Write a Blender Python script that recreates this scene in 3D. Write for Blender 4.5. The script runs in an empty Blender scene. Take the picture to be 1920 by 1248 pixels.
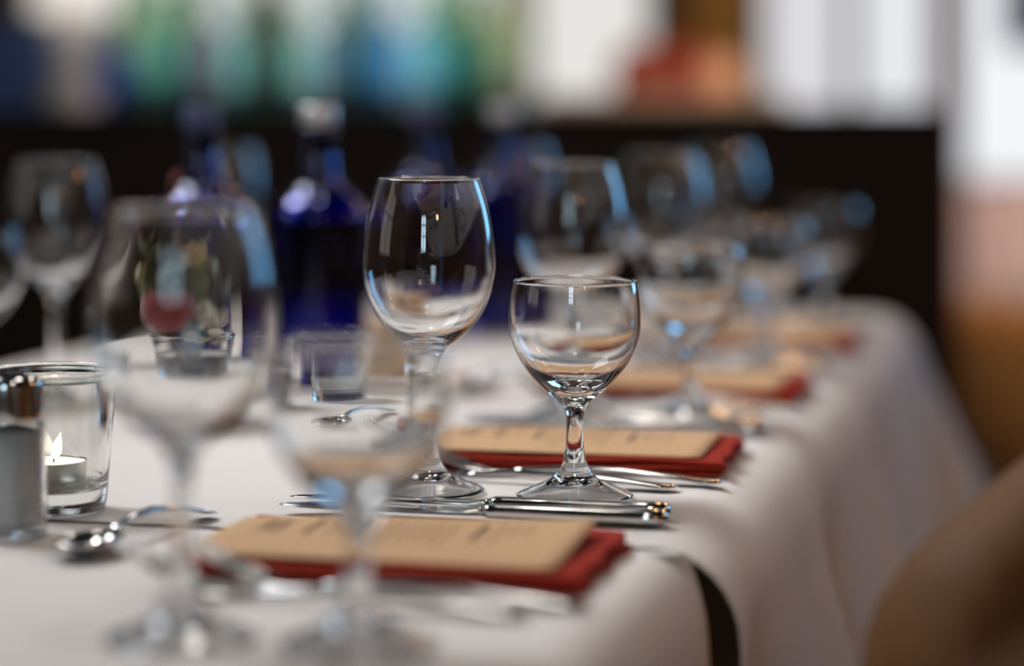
import bpy, bmesh, math, random
from mathutils import Vector, Matrix

R = math.radians
random.seed(7)
SC = bpy.context.scene
COL = SC.collection

# ------------------------------------------------------------------ camera
TZ = 0.75                       # table height (cloth surface)
CAMZ = TZ + 0.2375
cam_d = bpy.data.cameras.new('camera')
cam = bpy.data.objects.new('camera', cam_d)
COL.objects.link(cam)
cam.location = (0, 0, CAMZ)
cam.rotation_euler = (R(90), 0, 0)
cam_d.sensor_width = 36
cam_d.lens = 85
cam_d.shift_y = -434 / 1920
cam_d.dof.use_dof = True
cam_d.dof.focus_distance = 1.425
cam_d.dof.aperture_fstop = 1.8
cam_d.clip_start = 0.05
SC.camera = cam

# ------------------------------------------------------------------ world, exposure, render behaviour
w = bpy.data.worlds.new('world')
SC.world = w
w.use_nodes = True
w.node_tree.nodes['Background'].inputs[0].default_value = (0.7, 0.8, 1.0, 1)
w.node_tree.nodes['Background'].inputs[1].default_value = 0.35
SC.view_settings.view_transform = 'Standard'
SC.view_settings.look = 'None'
SC.view_settings.gamma = 1.0
SC.view_settings.exposure = 0.0
SC.view_settings.use_curve_mapping = False
cy = SC.cycles
cy.max_bounces = 18
cy.transmission_bounces = 18
cy.glossy_bounces = 6
cy.diffuse_bounces = 3
cy.transparent_max_bounces = 16
cy.caustics_reflective = False
cy.caustics_refractive = True
cy.blur_glossy = 0.6
cy.sample_clamp_indirect = 6.0
cy.sample_clamp_direct = 0.0
cy.use_denoising = True
cy.adaptive_threshold = 0.02


def area(name, loc, target, sx, sy, power, color):
    d = bpy.data.lights.new(name, 'AREA')
    d.shape = 'RECTANGLE'
    d.size, d.size_y = sx, sy
    d.energy = power
    d.color = color
    o = bpy.data.objects.new(name, d)
    COL.objects.link(o)
    o.location = loc
    o.rotation_euler = (Vector(target) - Vector(loc)).to_track_quat('-Z', 'Y').to_euler()
    return o


# key light added unseen left of the table, turned towards its right edge
area('added_key_softbox', (-1.15, 2.3, 2.88), (0.50, 1.50, TZ), 0.9, 1.3, 12.5, (0.90, 0.94, 1.0)).data.spread = R(62)

# ------------------------------------------------------------------ materials
MATS = {}


def mat(name, color, rough=0.5, metal=0.0, trans=0.0, ior=1.5, noise=None, bump=None, emis=None,
        spec=0.5, sheen=0.0, coat=0.0):
    """noise=(scale, amount) colour variation; bump=(scale, strength, distance)"""
    if name in MATS:
        return MATS[name]
    m = bpy.data.materials.new(name)
    m.use_nodes = True
    nt = m.node_tree
    b = nt.nodes['Principled BSDF']
    b.inputs['Base Color'].default_value = (*color, 1)
    b.inputs['Roughness'].default_value = rough
    b.inputs['Metallic'].default_value = metal
    b.inputs['Transmission Weight'].default_value = trans
    b.inputs['IOR'].default_value = ior
    b.inputs['Specular IOR Level'].default_value = spec
    b.inputs['Sheen Weight'].default_value = sheen
    b.inputs['Coat Weight'].default_value = coat
    if emis:
        b.inputs['Emission Color'].default_value = (*emis[0], 1)
        b.inputs['Emission Strength'].default_value = emis[1]
    if noise or bump:
        tc = nt.nodes.new('ShaderNodeTexCoord')
    if noise:
        n = nt.nodes.new('ShaderNodeTexNoise')
        n.inputs['Scale'].default_value = noise[0]
        n.inputs['Detail'].default_value = 4
        nt.links.new(tc.outputs['Object'], n.inputs['Vector'])
        mx = nt.nodes.new('ShaderNodeMix')
        mx.data_type = 'RGBA'
        k = noise[1]
        mx.inputs[6].default_value = (*[c * (1 - k) for c in color], 1)
        mx.inputs[7].default_value = (*[min(1, c * (1 + k)) for c in color], 1)
        nt.links.new(n.outputs['Fac'], mx.inputs[0])
        nt.links.new(mx.outputs[2], b.inputs['Base Color'])
    if bump:
        n2 = nt.nodes.new('ShaderNodeTexNoise')
        n2.inputs['Scale'].default_value = bump[0]
        n2.inputs['Detail'].default_value = 3
        nt.links.new(tc.outputs['Object'], n2.inputs['Vector'])
        bp = nt.nodes.new('ShaderNodeBump')
        bp.inputs['Strength'].default_value = bump[1]
        bp.inputs['Distance'].default_value = bump[2]
        nt.links.new(n2.outputs['Fac'], bp.inputs['Height'])
        nt.links.new(bp.outputs['Normal'], b.inputs['Normal'])
    MATS[name] = m
    return m


def cloth_mat():
    m = mat('white_linen', (0.79, 0.735, 0.685), 0.9, spec=0.2)
    nt = m.node_tree
    b = nt.nodes['Principled BSDF']
    tc = nt.nodes.new('ShaderNodeTexCoord')
    wx = nt.nodes.new('ShaderNodeTexWave'); wx.bands_direction = 'X'
    wy = nt.nodes.new('ShaderNodeTexWave'); wy.bands_direction = 'Y'
    for q in (wx, wy):
        q.inputs['Scale'].default_value = 420
        q.inputs['Distortion'].default_value = 1.0
        nt.links.new(tc.outputs['Object'], q.inputs['Vector'])
    ad = nt.nodes.new('ShaderNodeMath'); ad.operation = 'ADD'
    nt.links.new(wx.outputs['Fac'], ad.inputs[0]); nt.links.new(wy.outputs['Fac'], ad.inputs[1])
    n = nt.nodes.new('ShaderNodeTexNoise'); n.inputs['Scale'].default_value = 9
    nt.links.new(tc.outputs['Object'], n.inputs['Vector'])
    b1 = nt.nodes.new('ShaderNodeBump'); b1.inputs['Strength'].default_value = 0.25; b1.inputs['Distance'].default_value = 0.0004
    b2 = nt.nodes.new('ShaderNodeBump'); b2.inputs['Strength'].default_value = 0.35; b2.inputs['Distance'].default_value = 0.006
    nt.links.new(ad.outputs[0], b1.inputs['Height'])
    nt.links.new(n.outputs['Fac'], b2.inputs['Height'])
    nt.links.new(b2.outputs['Normal'], b1.inputs['Normal'])
    nt.links.new(b1.outputs['Normal'], b.inputs['Normal'])
    return m


M_CLOTH = cloth_mat()
M_GLASS = mat('clear_glass', (0.985, 0.99, 0.985), 0.0, trans=1.0, ior=1.5)
M_THICK = mat('candle_glass', (0.93, 0.94, 0.92), 0.0, trans=1.0, ior=1.5)
M_BLUE = mat('cobalt_glass', (0.005, 0.02, 0.42), 0.02, trans=1.0, ior=1.5)
M_STEEL = mat('polished_steel', (0.62, 0.61, 0.60), 0.10, metal=1.0, noise=(30, 0.05))
M_RED = mat('red_napkin', (0.33, 0.026, 0.011), 0.9, spec=0.15, noise=(60, 0.2), bump=(900, 0.4, 0.0004))
M_KRAFT = mat('kraft_card', (0.60, 0.365, 0.185), 0.8, noise=(160, 0.09), bump=(500, 0.15, 0.0002))
M_INK = mat('brown_ink', (0.07, 0.03, 0.018), 0.8, noise=(200, 0.3))
M_WAX = mat('white_wax_glow', (0.85, 0.82, 0.76), 0.5, noise=(20, 0.04), emis=((1.0, 0.90, 0.80), 1.3))  # emission stands in for candlelight glowing through the wax
M_ALU = mat('aluminium_cup', (0.75, 0.74, 0.72), 0.3, metal=1.0, noise=(40, 0.06))
M_FLAME = mat('candle_flame', (1, 0.85, 0.6), 0.5, emis=((1.0, 0.82, 0.60), 22))
M_WICK = mat('burnt_wick', (0.03, 0.02, 0.02), 0.9, noise=(300, 0.3))
M_CHROME = mat('chrome', (0.55, 0.54, 0.53), 0.12, metal=1.0, noise=(25, 0.08))
M_SALT = mat('salt', (0.62, 0.63, 0.64), 0.9, noise=(300, 0.15), bump=(700, 0.5, 0.0006))
M_CAPW = mat('silver_cap', (0.70, 0.68, 0.67), 0.3, metal=0.8, noise=(50, 0.1))
M_CAPD = mat('blue_cap', (0.06, 0.07, 0.16), 0.35, noise=(50, 0.2))
M_WOODT = mat('table_wood', (0.12, 0.07, 0.04), 0.6, noise=(12, 0.4))
M_DARK = mat('dark_partition', (0.018, 0.012, 0.009), 0.8, noise=(9, 0.4), spec=0.15)
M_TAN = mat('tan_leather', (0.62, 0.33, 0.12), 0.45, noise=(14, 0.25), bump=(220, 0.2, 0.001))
M_LEG = mat('chair_leg_wood', (0.05, 0.028, 0.016), 0.5, noise=(20, 0.3))


# ------------------------------------------------------------------ helpers
def tag(o, label=None, cat=None, group=None, kind=None):
    if label: o['label'] = label
    if cat: o['category'] = cat
    if group: o['group'] = group
    if kind: o['kind'] = kind
    return o


def empty(name, loc=(0, 0, 0), rz=0.0):
    o = bpy.data.objects.new(name, None)
    COL.objects.link(o)
    o.location = loc
    o.rotation_euler = (0, 0, rz)
    o.empty_display_size = 0.02
    return o


def obj(name, mesh, m=None, parent=None, loc=None, rot=None):
    if isinstance(mesh, bmesh.types.BMesh):
        me = bpy.data.meshes.new(name)
        mesh.to_mesh(me)
        mesh.free()
    else:
        me = mesh
    if m and not me.materials:
        me.materials.append(m)
    o = bpy.data.objects.new(name, me)
    COL.objects.link(o)
    if parent: o.parent = parent
    if loc is not None: o.location = loc
    if rot is not None: o.rotation_euler = rot
    return o


def smooth(bm, on=True):
    for f in bm.faces: f.smooth = on
    return bm


def copy_tree(o, parent=None):
    c = o.copy()
    COL.objects.link(c)
    c.parent = parent
    for ch in list(o.children):
        copy_tree(ch, c)
    return c


def spline(pts, n=6):
    """Catmull-Rom through (r, z) points"""
    out = []
    P = [Vector(p) for p in pts]
    for i in range(len(P) - 1):
        p0 = P[max(i - 1, 0)]; p1 = P[i]; p2 = P[i + 1]; p3 = P[min(i + 2, len(P) - 1)]
        for k in range(n):
            t = k / n
            q = 0.5 * ((2 * p1) + (p2 - p0) * t + (2 * p0 - 5 * p1 + 4 * p2 - p3) * t * t + (3 * p1 - p0 - 3 * p2 + p3) * t ** 3)
            out.append(tuple(q))
    out.append(tuple(P[-1]))
    return out


def lathe(prof, seg=48, bm=None, closed=False, center=(0, 0, 0)):
    """prof: list of (r, z); normals point outwards for a profile running upwards on the outside"""
    bm = bm or bmesh.new()
    rings = []
    cx, cy_, cz = center
    for r, z in prof:
        if r < 1e-5:
            rings.append([bm.verts.new((cx, cy_, cz + z))])
        else:
            rings.append([bm.verts.new((cx + r * math.cos(2 * math.pi * k / seg), cy_ + r * math.sin(2 * math.pi * k / seg), cz + z)) for k in range(seg)])
    idx = list(range(len(rings) - 1))
    pairs = [(rings[i], rings[i + 1]) for i in idx]
    if closed: pairs.append((rings[-1], rings[0]))
    for a, b in pairs:
        for k in range(seg):
            k2 = (k + 1) % seg
            if len(a) == 1 and len(b) == 1: continue
            if len(a) == 1: bm.faces.new((a[0], b[k2], b[k]))
            elif len(b) == 1: bm.faces.new((a[k], a[k2], b[0]))
            else: bm.faces.new((a[k], a[k2], b[k2], b[k]))
    return smooth(bm)


def loft(secs, n=12, p=2.0, bm=None, axis='X'):
    """secs: list of (x, y, z, half_width, half_height) along x; super-ellipse cross sections"""
    bm = bm or bmesh.new()
    rings = []
    for (x, y, z, hw, hh) in secs:
        ring = []
        for k in range(n):
            a = 2 * math.pi * k / n
            c, s = math.cos(a), math.sin(a)
            yy = math.copysign(abs(c) ** (2 / p), c) * hw
            zz = math.copysign(abs(s) ** (2 / p), s) * hh
            ring.append(bm.verts.new((x, y + yy, z + zz)))
        rings.append(ring)
    for a, b in zip(rings[:-1], rings[1:]):
        for k in range(n):
            bm.faces.new((a[k], a[(k + 1) % n], b[(k + 1) % n], b[k]))
    bm.faces.new(rings[0][::-1])
    bm.faces.new(rings[-1])
    return smooth(bm)


def tube(path, radii, n=8, bm=None):
    bm = bm or bmesh.new()
    P = [Vector(p) for p in path]
    rings = []
    for i, p in enumerate(P):
        d = (P[min(i + 1, len(P) - 1)] - P[max(i - 1, 0)]).normalized()
        up = Vector((0, 0, 1)) if abs(d.z) < 0.9 else Vector((1, 0, 0))
        u = d.cross(up).normalized(); v = u.cross(d)
        r = radii[i] if isinstance(radii, (list, tuple)) else radii
        rings.append([bm.verts.new(p + (u * math.cos(2 * math.pi * k / n) + v * math.sin(2 * math.pi * k / n)) * r) for k in range(n)])
    for a, b in zip(rings[:-1], rings[1:]):
        for k in range(n):
            bm.faces.new((a[k], a[(k + 1) % n], b[(k + 1) % n], b[k]))
    bm.faces.new(rings[0][::-1]); bm.faces.new(rings[-1])
    bmesh.ops.recalc_face_normals(bm, faces=bm.faces[:])
    return smooth(bm)


def box(x0, x1, y0, y1, z0, z1, bev=0.0, bm=None, seg=2):
    b2 = bmesh.new()
    bmesh.ops.create_cube(b2, size=1)
    for v in b2.verts:
        v.co = Vector(((x0 + x1) / 2 + v.co.x * (x1 - x0), (y0 + y1) / 2 + v.co.y * (y1 - y0), (z0 + z1) / 2 + v.co.z * (z1 - z0)))
    if bev: bmesh.ops.bevel(b2, geom=b2.edges[:], offset=bev, segments=seg, affect='EDGES')
    if bm is None: return b2
    me = bpy.data.meshes.new('tmp'); b2.to_mesh(me); b2.free(); bm.from_mesh(me); bpy.data.meshes.remove(me)
    return bm


# table frame: u runs along the table away from the camera, q from its right edge to the left
A = R(14.4)
T = Vector((math.sin(A), math.cos(A), 0))
Q = Vector((-math.cos(A), math.sin(A), 0))
O0 = Vector((0.076, 1.285, 0))


def tab(u, q, z=TZ):
    v = O0 + T * u + Q * q
    return Vector((v.x, v.y, z))


# ------------------------------------------------------------------ room
M_FLOOR = mat('floor_oak', (0.20, 0.11, 0.055), 0.45, noise=(4, 0.35))
M_WALL = mat('warm_plaster', (0.17, 0.115, 0.07), 0.85, noise=(3, 0.1))
M_CEIL = mat('ceiling_paint', (0.035, 0.032, 0.03), 0.9, noise=(3, 0.06))
M_FRAME = mat('window_frame_paint', (0.30, 0.16, 0.10), 0.5, noise=(12, 0.15))
X0, X1, Y0, Y1, ZC = -2.9, 2.7, -2.2, 6.6, 3.0


def struct(name, bm, m, parent=None):
    o = obj(name, bm, m, parent)
    if parent is None: tag(o, kind='structure')
    return o


# floor boards as pieces of their own where the view could reach them
fl = struct('floor', box(X0 - .1, X1 + .1, Y0 - .1, Y1 + .1, -0.1, -0.012), M_WOODT)
pm = None
nb = 0
bw = 0.16
xx = X0
while xx < X1 - 1e-4:
    x2 = min(xx + bw, X1)
    for (ya, yb) in ((Y0, 2.1 + 0.5 * (nb % 3)), (2.1 + 0.5 * (nb % 3), Y1)):
        obj('floor_board', box(xx + .0015, x2 - .0015, ya + .0015, yb - .0015, -0.012, 0.0, 0.0015, seg=1), M_FLOOR, fl)
    xx = x2
    nb += 1


def wall(name, segs, m=M_WALL):
    bm = bmesh.new()
    for s in segs: box(*s, bm=bm)
    return struct(name, bm, m)


def window(n, axis, pos, a0, a1, z0, z1, col, strength, inward, nv=1, nh=1, fm=None, fw=0.05):
    """axis: 'X' wall of constant x, 'Y' wall of constant y; a0..a1 along the other axis. The pane is the daylight outside."""
    root = empty('window_%d' % n, (0, 0, 0))
    tag(root, kind='structure')
    pm_ = mat('daylight_pane_%d' % n, (0.02, 0.02, 0.02), 0.3, spec=0.0, emis=(col, strength))

    def bx(u0, u1, za, zb, d0, d1, bev=0.006):
        dd = sorted((pos + inward * d0, pos + inward * d1))
        if axis == 'X': return box(dd[0], dd[1], u0, u1, za, zb, bev, seg=1)
        return box(u0, u1, dd[0], dd[1], za, zb, bev, seg=1)
    fm = fm or M_FRAME
    du = (a1 - a0) / nv; dz = (z1 - z0) / nh
    for i in range(nv):
        for j in range(nh):
            obj('pane', bx(a0 + i * du, a0 + (i + 1) * du, z0 + j * dz, z0 + (j + 1) * dz, -0.05, -0.04, 0), pm_, root)
    fr = bmesh.new()
    for s in ((a0 - fw, a0, z0 - fw, z1 + fw), (a1, a1 + fw, z0 - fw, z1 + fw), (a0, a1, z0 - fw, z0), (a0, a1, z1, z1 + fw)):
        b = bx(*s, -0.06, 0.03)
        me = bpy.data.meshes.new('t'); b.to_mesh(me); b.free(); fr.from_mesh(me); bpy.data.meshes.remove(me)
    obj('window_frame', fr, fm, root)
    for i in range(1, nv): obj('mullion', bx(a0 + i * du - .02, a0 + i * du + .02, z0, z1, -0.055, 0.015), fm, root)
    for j in range(1, nh): obj('mullion', bx(a0, a1, z0 + j * dz - .02, z0 + j * dz + .02, -0.055, 0.012), fm, root)
    obj('window_sill', bx(a0 - fw - .03, a1 + fw + .03, z0 - fw - .03, z0 - fw, -0.02, 0.10), fm, root)
    return root


def wall_with_holes(name, axis, pos, out, a0, a1, holes, th=0.12):
    """holes: (h0, h1, z0, z1) sorted along the wall"""
    d = sorted((pos, pos + out * th))
    segs = []
    cur = a0
    for (h0, h1, z0, z1) in holes:
        segs.append((cur, h0, 0, ZC)); segs.append((h0, h1, 0, z0)); segs.append((h0, h1, z1, ZC)); cur = h1
    segs.append((cur, a1, 0, ZC))
    out_ = []
    for (s0, s1, za, zb) in segs:
        if axis == 'X': out_.append((d[0], d[1], s0, s1, za, zb))
        else: out_.append((s0, s1, d[0], d[1], za, zb))
    return wall(name, out_)


FY = Y1
def fx(px, y=FY): return (px - 960) / 4533 * y
# far wall windows (daylight seen above the partition)
far = [(fx(195), fx(975), 0.99, 2.3), (fx(1005), fx(1215), 0.99, 2.3), (fx(1432), fx(1583), 0.965, 2.3), (fx(1605), fx(1752), 0.975, 2.3), (fx(1805), fx(2040), 0.40, 2.3)]
wall_with_holes('wall_back', 'Y', Y1, 1, X0, X1, far)
WCOL = [(0.92, 1.0, 0.95), (1.0, 0.985, 0.95), (0.97, 0.96, 1.0), (0.95, 0.965, 1.0), (0.95, 0.965, 1.0)]
WSTR = [0.66, 0.80, 0.74, 0.84, 0.95]
for i, h in enumerate(far):
    window(i + 1, 'Y', Y1, h[0], h[1], h[2], h[3], WCOL[i], WSTR[i], -1, fw=0.012 if i else 0.02)
# right wall: tall window towards the far end, source of the blue streaks on the glasses
rw = [(3.7, 5.6, 1.0, 2.5)]
wall_with_holes('wall_right', 'X', X1, 1, Y0, Y1, rw)
window(6, 'X', X1, 3.7, 5.6, 1.0, 2.5, (0.20, 0.56, 1.0), 4.6, -1, nv=2, nh=1)
# wall behind the camera: small-paned window
bwn = [(-0.75, -0.25, 1.25, 2.35)]
wall_with_holes('wall_front', 'Y', Y0, -1, X0, X1, bwn)
window(7, 'Y', Y0, -0.75, -0.25, 1.25, 2.35, (0.62, 0.85, 1.0), 12.0, 1, nv=2, nh=3)
# left wall
lwn = [(0.4, 1.6, 1.0, 2.4)]
wall_with_holes('wall_left', 'X', X0, -1, Y0, Y1, lwn)
window(8, 'X', X0, 0.4, 1.6, 1.0, 2.4, (1.0, 0.92, 0.82), 0.8, 1, nv=2, nh=2)
struct('ceiling', box(X0 - .1, X1 + .1, Y0 - .1, Y1 + .1, ZC, ZC + 0.1), M_CEIL)
for nm, s in (('baseboard_back', (X0, X1, Y1 - .02, Y1, 0, .1)), ('baseboard_left', (X0, X0 + .02, Y0, Y1, 0, .1)),
              ('baseboard_right', (X1 - .02, X1, Y0, Y1, 0, .1)), ('baseboard_front', (X0, X1, Y0, Y0 + .02, 0, .1))):
    struct(nm, box(*s, 0.004), M_FRAME)


# ------------------------------------------------------------------ tables and cloths
def make_table(u0, u1, label):
    c = tab((u0 + u1) / 2, 0.37, 0)
    root = empty('dining_table', c, -A)
    tag(root, label, 'table', 'tables pushed together')
    L = (u1 - u0) / 2 - 0.03
    W = 0.345
    obj('tabletop', box(-W, W, -L, L, TZ - 0.034, TZ - 0.006, 0.006), M_WOODT, root)
    for sx in (-1, 1):
        for sy in (-1, 1):
            obj('leg', box(sx * (W - .05) - .025, sx * (W - .05) + .025, sy * (L - .05) - .025, sy * (L - .05) + .025, 0, TZ - 0.034, 0.004, seg=1), M_WOODT, root)
    return root


U_FAR = 1.53
make_table(-1.1, -0.02, 'nearer wooden dining table hidden under a white tablecloth')
make_table(0.03, U_FAR, 'farther wooden dining table hidden under a white tablecloth')


def make_cloth(name, corners, closed, label, rx, ry, drop, zt, foldamp, seed, flare, corner_flare=None, tight_end=False):
    """corners: list of (u, q, radius) in order right-near, right-far, left-far, left-near; open chain unless closed"""
    rnd = random.Random(seed)
    pts = []          # (pos2d, normal2d)
    n = len(corners)
    V = [Vector((c[0], c[1])) for c in corners]

    def seg_pts(a, b, step=0.012):
        m = max(2, int((b - a).length / step))
        return [a + (b - a) * (k / m) for k in range(m + 1)]
    # outward side: chain runs right side first (+u), so outward normal is to the -q side
    def nrm(d): return Vector((d.y, -d.x))
    order = list(range(n))
    for i in range(n if closed else n - 1):
        a, b = V[i], V[(i + 1) % n]
        d = (b - a).normalized()
        ra = corners[i][2] if (closed or i > 0) else 0
        rb = corners[(i + 1) % n][2] if (closed or i + 1 < n - 1) else 0
        for p in seg_pts(a + d * ra, b - d * rb):
            pts.append((p, nrm(d), 0.0))
        if closed or i + 1 < n - 1:
            c = V[(i + 2) % n]
            d2 = (c - b).normalized()
            cen = b - d * rb + d2 * rb
            n1, n2 = nrm(d), nrm(d2)
            K = 10
            for k in range(1, K):
                t = k / K * math.pi / 2
                nn = n1 * math.cos(t) + n2 * math.sin(t)
                pts.append((cen + nn * rb, nn, math.sin(2 * t)))
    # fold phases
    bm = bmesh.new()
    prof = [(0.0, 0.0, 0.0)]
    for k in range(1, 9):
        t = k / 8 * math.pi / 2
        prof.append((rx * math.sin(t), ry * (1 - math.cos(t)), 0))
    nd = 14
    for k in range(1, nd + 1):
        prof.append((rx, ry + drop * k / nd, drop * k / nd))
    ph = [rnd.uniform(0, 6.28) for _ in range(4)]
    s = 0.0
    rows = []
    prev = None
    cf = corner_flare if corner_flare is not None else 0.35
    for (p, nn, cw) in pts:
        if prev is not None: s += (p - prev).length
        prev = p
        row = []
        for (o, dn, hang) in prof:
            h = hang + max(0.0, dn - ry * 0.4) * 0.5 if hang == 0 else hang + ry * 0.3
            k = min(1.0, h / 0.12)
            f = foldamp * k * (0.45 * math.sin(s * 31 + ph[0]) + 0.8 * math.sin(s * 15 + ph[1]) + 0.2 * math.sin(s * 61 + ph[2]))
            e = max(0.0, nn.x) ** 2 if tight_end else 0.0
            kx = 1 - e * (1 - .010 / rx)
            kz = dn if dn > ry else dn * (1 - .5 * e)
            off = o * kx + (f + flare * h + cw * cf * h) * (1 - e)
            pp = p + nn * (off - rx * kx)
            wv = tab(pp.x, pp.y, zt - kz)
            row.append(bm.verts.new(wv))
        rows.append(row)
    m = len(rows)
    for i in range(m if closed else m - 1):
        a, b = rows[i], rows[(i + 1) % m]
        for j in range(len(prof) - 1):
            bm.faces.new((a[j], a[j + 1], b[j + 1], b[j]))
    top = bm.faces.new([r[0] for r in rows])
    bmesh.ops.recalc_face_normals(bm, faces=bm.faces[:])
    top.normal_update()
    if top.normal.z < 0: bmesh.ops.reverse_faces(bm, faces=bm.faces[:])
    smooth(bm)
    top.smooth = False
    o = obj(name, bm, M_CLOTH)
    sm = o.modifiers.new('thickness', 'SOLIDIFY'); sm.thickness = 0.0009; sm.offset = -1
    tag(o, label, 'tablecloth', 'white tablecloths')
    return o


make_cloth('tablecloth', [(-1.12, -0.030, .03), (0.0, -0.030, .014), (0.0, 0.775, .014), (-1.12, 0.775, .03)], True,
           'white tablecloth of the nearer table, its rounded corner in the foreground', 0.032, 0.045, 0.30, TZ + 0.0008, 0.005, 3, 0.05, corner_flare=0.0, tight_end=True)
make_cloth('tablecloth', [(0.006, -0.045, 0), (U_FAR, -0.012, .05), (U_FAR, 0.775, .05), (0.006, 0.775, 0)], False,
           'white tablecloth of the farther table with long folds hanging at its side', 0.050, 0.050, 0.42, TZ, 0.022, 11, 0.09, corner_flare=0.45)


# ------------------------------------------------------------------ stemware
def glass_mesh(kind, seg):
    key = 'tall' if kind == 'tall' else 'small'
    if key == 'tall':
        foot = [(0.0, 0.0100), (0.006, 0.0092), (0.0135, 0.0072), (0.0235, 0.0034), (0.0318, 0.0004), (0.0330, 0.0), (0.0340, 0.0012), (0.0325, 0.0024), (0.0235, 0.0060), (0.0135, 0.0108), (0.0075, 0.0185)]
        stem = [(0.0075, 0.0185), (0.0054, 0.028), (0.0042, 0.040), (0.0040, 0.055), (0.0041, 0.066), (0.0046, 0.0735)]
        outer = [(0.0046, 0.0735), (0.0068, 0.0800), (0.0110, 0.0868), (0.0176, 0.0918), (0.0252, 0.0985), (0.0315, 0.1065), (0.0367, 0.1170), (0.0396, 0.1290),
                 (0.0404, 0.1400), (0.0389, 0.1580), (0.0358, 0.1740), (0.0308, 0.1892)]
        rim = [(0.0306, 0.1897), (0.0300, 0.1899), (0.0296, 0.1895)]
        inner = [(0.0296, 0.1890), (0.0346, 0.1740), (0.0377, 0.1580), (0.0392, 0.1400), (0.0384, 0.1290), (0.0353, 0.1172), (0.0299, 0.1075), (0.0232, 0.1000),
                 (0.0150, 0.0945), (0.0075, 0.0915), (0.0, 0.0906)]
    else:
        foot = [(0.0, 0.0105), (0.006, 0.0096), (0.0140, 0.0076), (0.0245, 0.0036), (0.0328, 0.0004), (0.0340, 0.0), (0.0350, 0.0013), (0.0335, 0.0025), (0.0245, 0.0063), (0.0140, 0.0113), (0.0080, 0.0185)]
        stem = [(0.0080, 0.0185), (0.0059, 0.027), (0.0052, 0.036), (0.0051, 0.046), (0.0058, 0.0520)]
        outer = [(0.0058, 0.0520), (0.0088, 0.0565), (0.0188, 0.0648), (0.0287, 0.0755), (0.0351, 0.0864), (0.0388, 0.0972), (0.0395, 0.1077), (0.0386, 0.1208), (0.0371, 0.1288)]
        rim = [(0.0369, 0.1294), (0.0363, 0.1297), (0.0358, 0.1293)]
        inner = [(0.0358, 0.1286), (0.0373, 0.1206), (0.0381, 0.1077), (0.0374, 0.0978), (0.0335, 0.0875), (0.0268, 0.0775), (0.0170, 0.0700), (0.0080, 0.0670), (0.0, 0.0662)]
    fb = lathe(spline(foot, 5), seg)
    sb = lathe(spline(stem, 4), seg)
    bb = lathe(spline(outer, 5) + rim + spline(inner, 5), seg)
    return bb, sb, fb


GLASS_PROTO = {}


def wine_glass(kind, x, y, label, group, rot=0.0, tilt=0.0):
    if kind not in GLASS_PROTO:
        root = empty('wine_glass')
        bb, sb, fb = glass_mesh(kind, 72)
        obj('bowl', bb, M_GLASS, root)
        obj('stem', sb, M_GLASS, root)
        obj('foot', fb, M_GLASS, root)
        GLASS_PROTO[kind] = root
        r = root
    else:
        r = copy_tree(GLASS_PROTO[kind])
    r.location = (x, y, TZ + 0.0012)
    r.rotation_euler = (0, R(tilt), rot)
    tag(r, label, 'wine glass', group)
    return r


G_T = 'tall tulip wine glasses'
G_S = 'short round water glasses'
DX, DY = 0.0935, 0.365
wine_glass('tall', -0.0506, 1.465, 'sharp tall wine glass standing behind the knives, left of the short round glass', G_T)
wine_glass('small', 0.0375, 1.445, 'sharp short round wine glass right of the tall sharp one', G_S)
wine_glass('tall', -0.1450, 1.062, 'large blurred tall wine glass in the left foreground before the flowers', G_T)
wine_glass('small', -0.0665, 1.048, 'blurred short wine glass in the foreground before the front menu card', G_S)
wine_glass('tall', 0.0450, 1.815, 'blurred tall wine glass just behind the sharp short round glass', G_T)
wine_glass('small', 0.1330, 1.795, 'blurred short wine glass behind the second red napkin', G_S)
wine_glass('tall', 0.1350, 2.175, 'blurred tall wine glass, third from the front in the right row', G_T)
wine_glass('small', 0.2270, 2.150, 'blurred short wine glass behind the third red napkin', G_S)
wine_glass('tall', 0.2200, 2.540, 'farthest tall wine glass in the right row, by the dark partition', G_T)
wine_glass('small', 0.3220, 2.500, 'farthest short wine glass at the far right corner of the table', G_S)
wine_glass('tall', -0.3680, 1.950, 'blurred tall wine glass at the far left beyond the candle holder', G_T)
wine_glass('small', -0.4230, 1.900, 'short wine glass cut off by the left frame edge', G_S)
wine_glass('tall', -0.2960, 2.480, 'blurred tall wine glass behind the leftmost blue bottle', G_T)
wine_glass('tall', 0.0060, 2.640, 'faint tall wine glass right of the farthest blue bottle', G_T)


# ------------------------------------------------------------------ blue bottles
def bottle_meshes(h=0.232):
    out = [(0.0, 0.002), (0.030, 0.0), (0.0375, 0.0025), (0.0400, 0.010), (0.0402, 0.05), (0.0402, 0.135), (0.0385, 0.148), (0.0320, 0.157), (0.0220, 0.165), (0.0165, 0.174),
           (0.0145, 0.190), (0.0138, 0.212), (0.0138, 0.2200)]
    inn = [(0.0118, 0.2200), (0.0118, 0.205), (0.0125, 0.188), (0.0145, 0.1735), (0.0205, 0.163), (0.0300, 0.154), (0.0360, 0.146), (0.0376, 0.133), (0.0376, 0.05), (0.0372, 0.014), (0.030, 0.008), (0.0, 0.007)]
    body = lathe(spline(out, 4) + [(0.0130, 0.2215), (0.0122, 0.2215)] + spline(inn, 4), 56)
    cap = lathe([(0.0, 0.2165), (0.0146, 0.2165), (0.0150, 0.2175), (0.0150, 0.2310), (0.0140, 0.2325), (0.0, 0.2328)], 40)
    ring = lathe([(0.0143, 0.2085), (0.0156, 0.2095), (0.0156, 0.2140), (0.0143, 0.2150)], 40)
    return body, cap, ring


BPROTO = None


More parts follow.
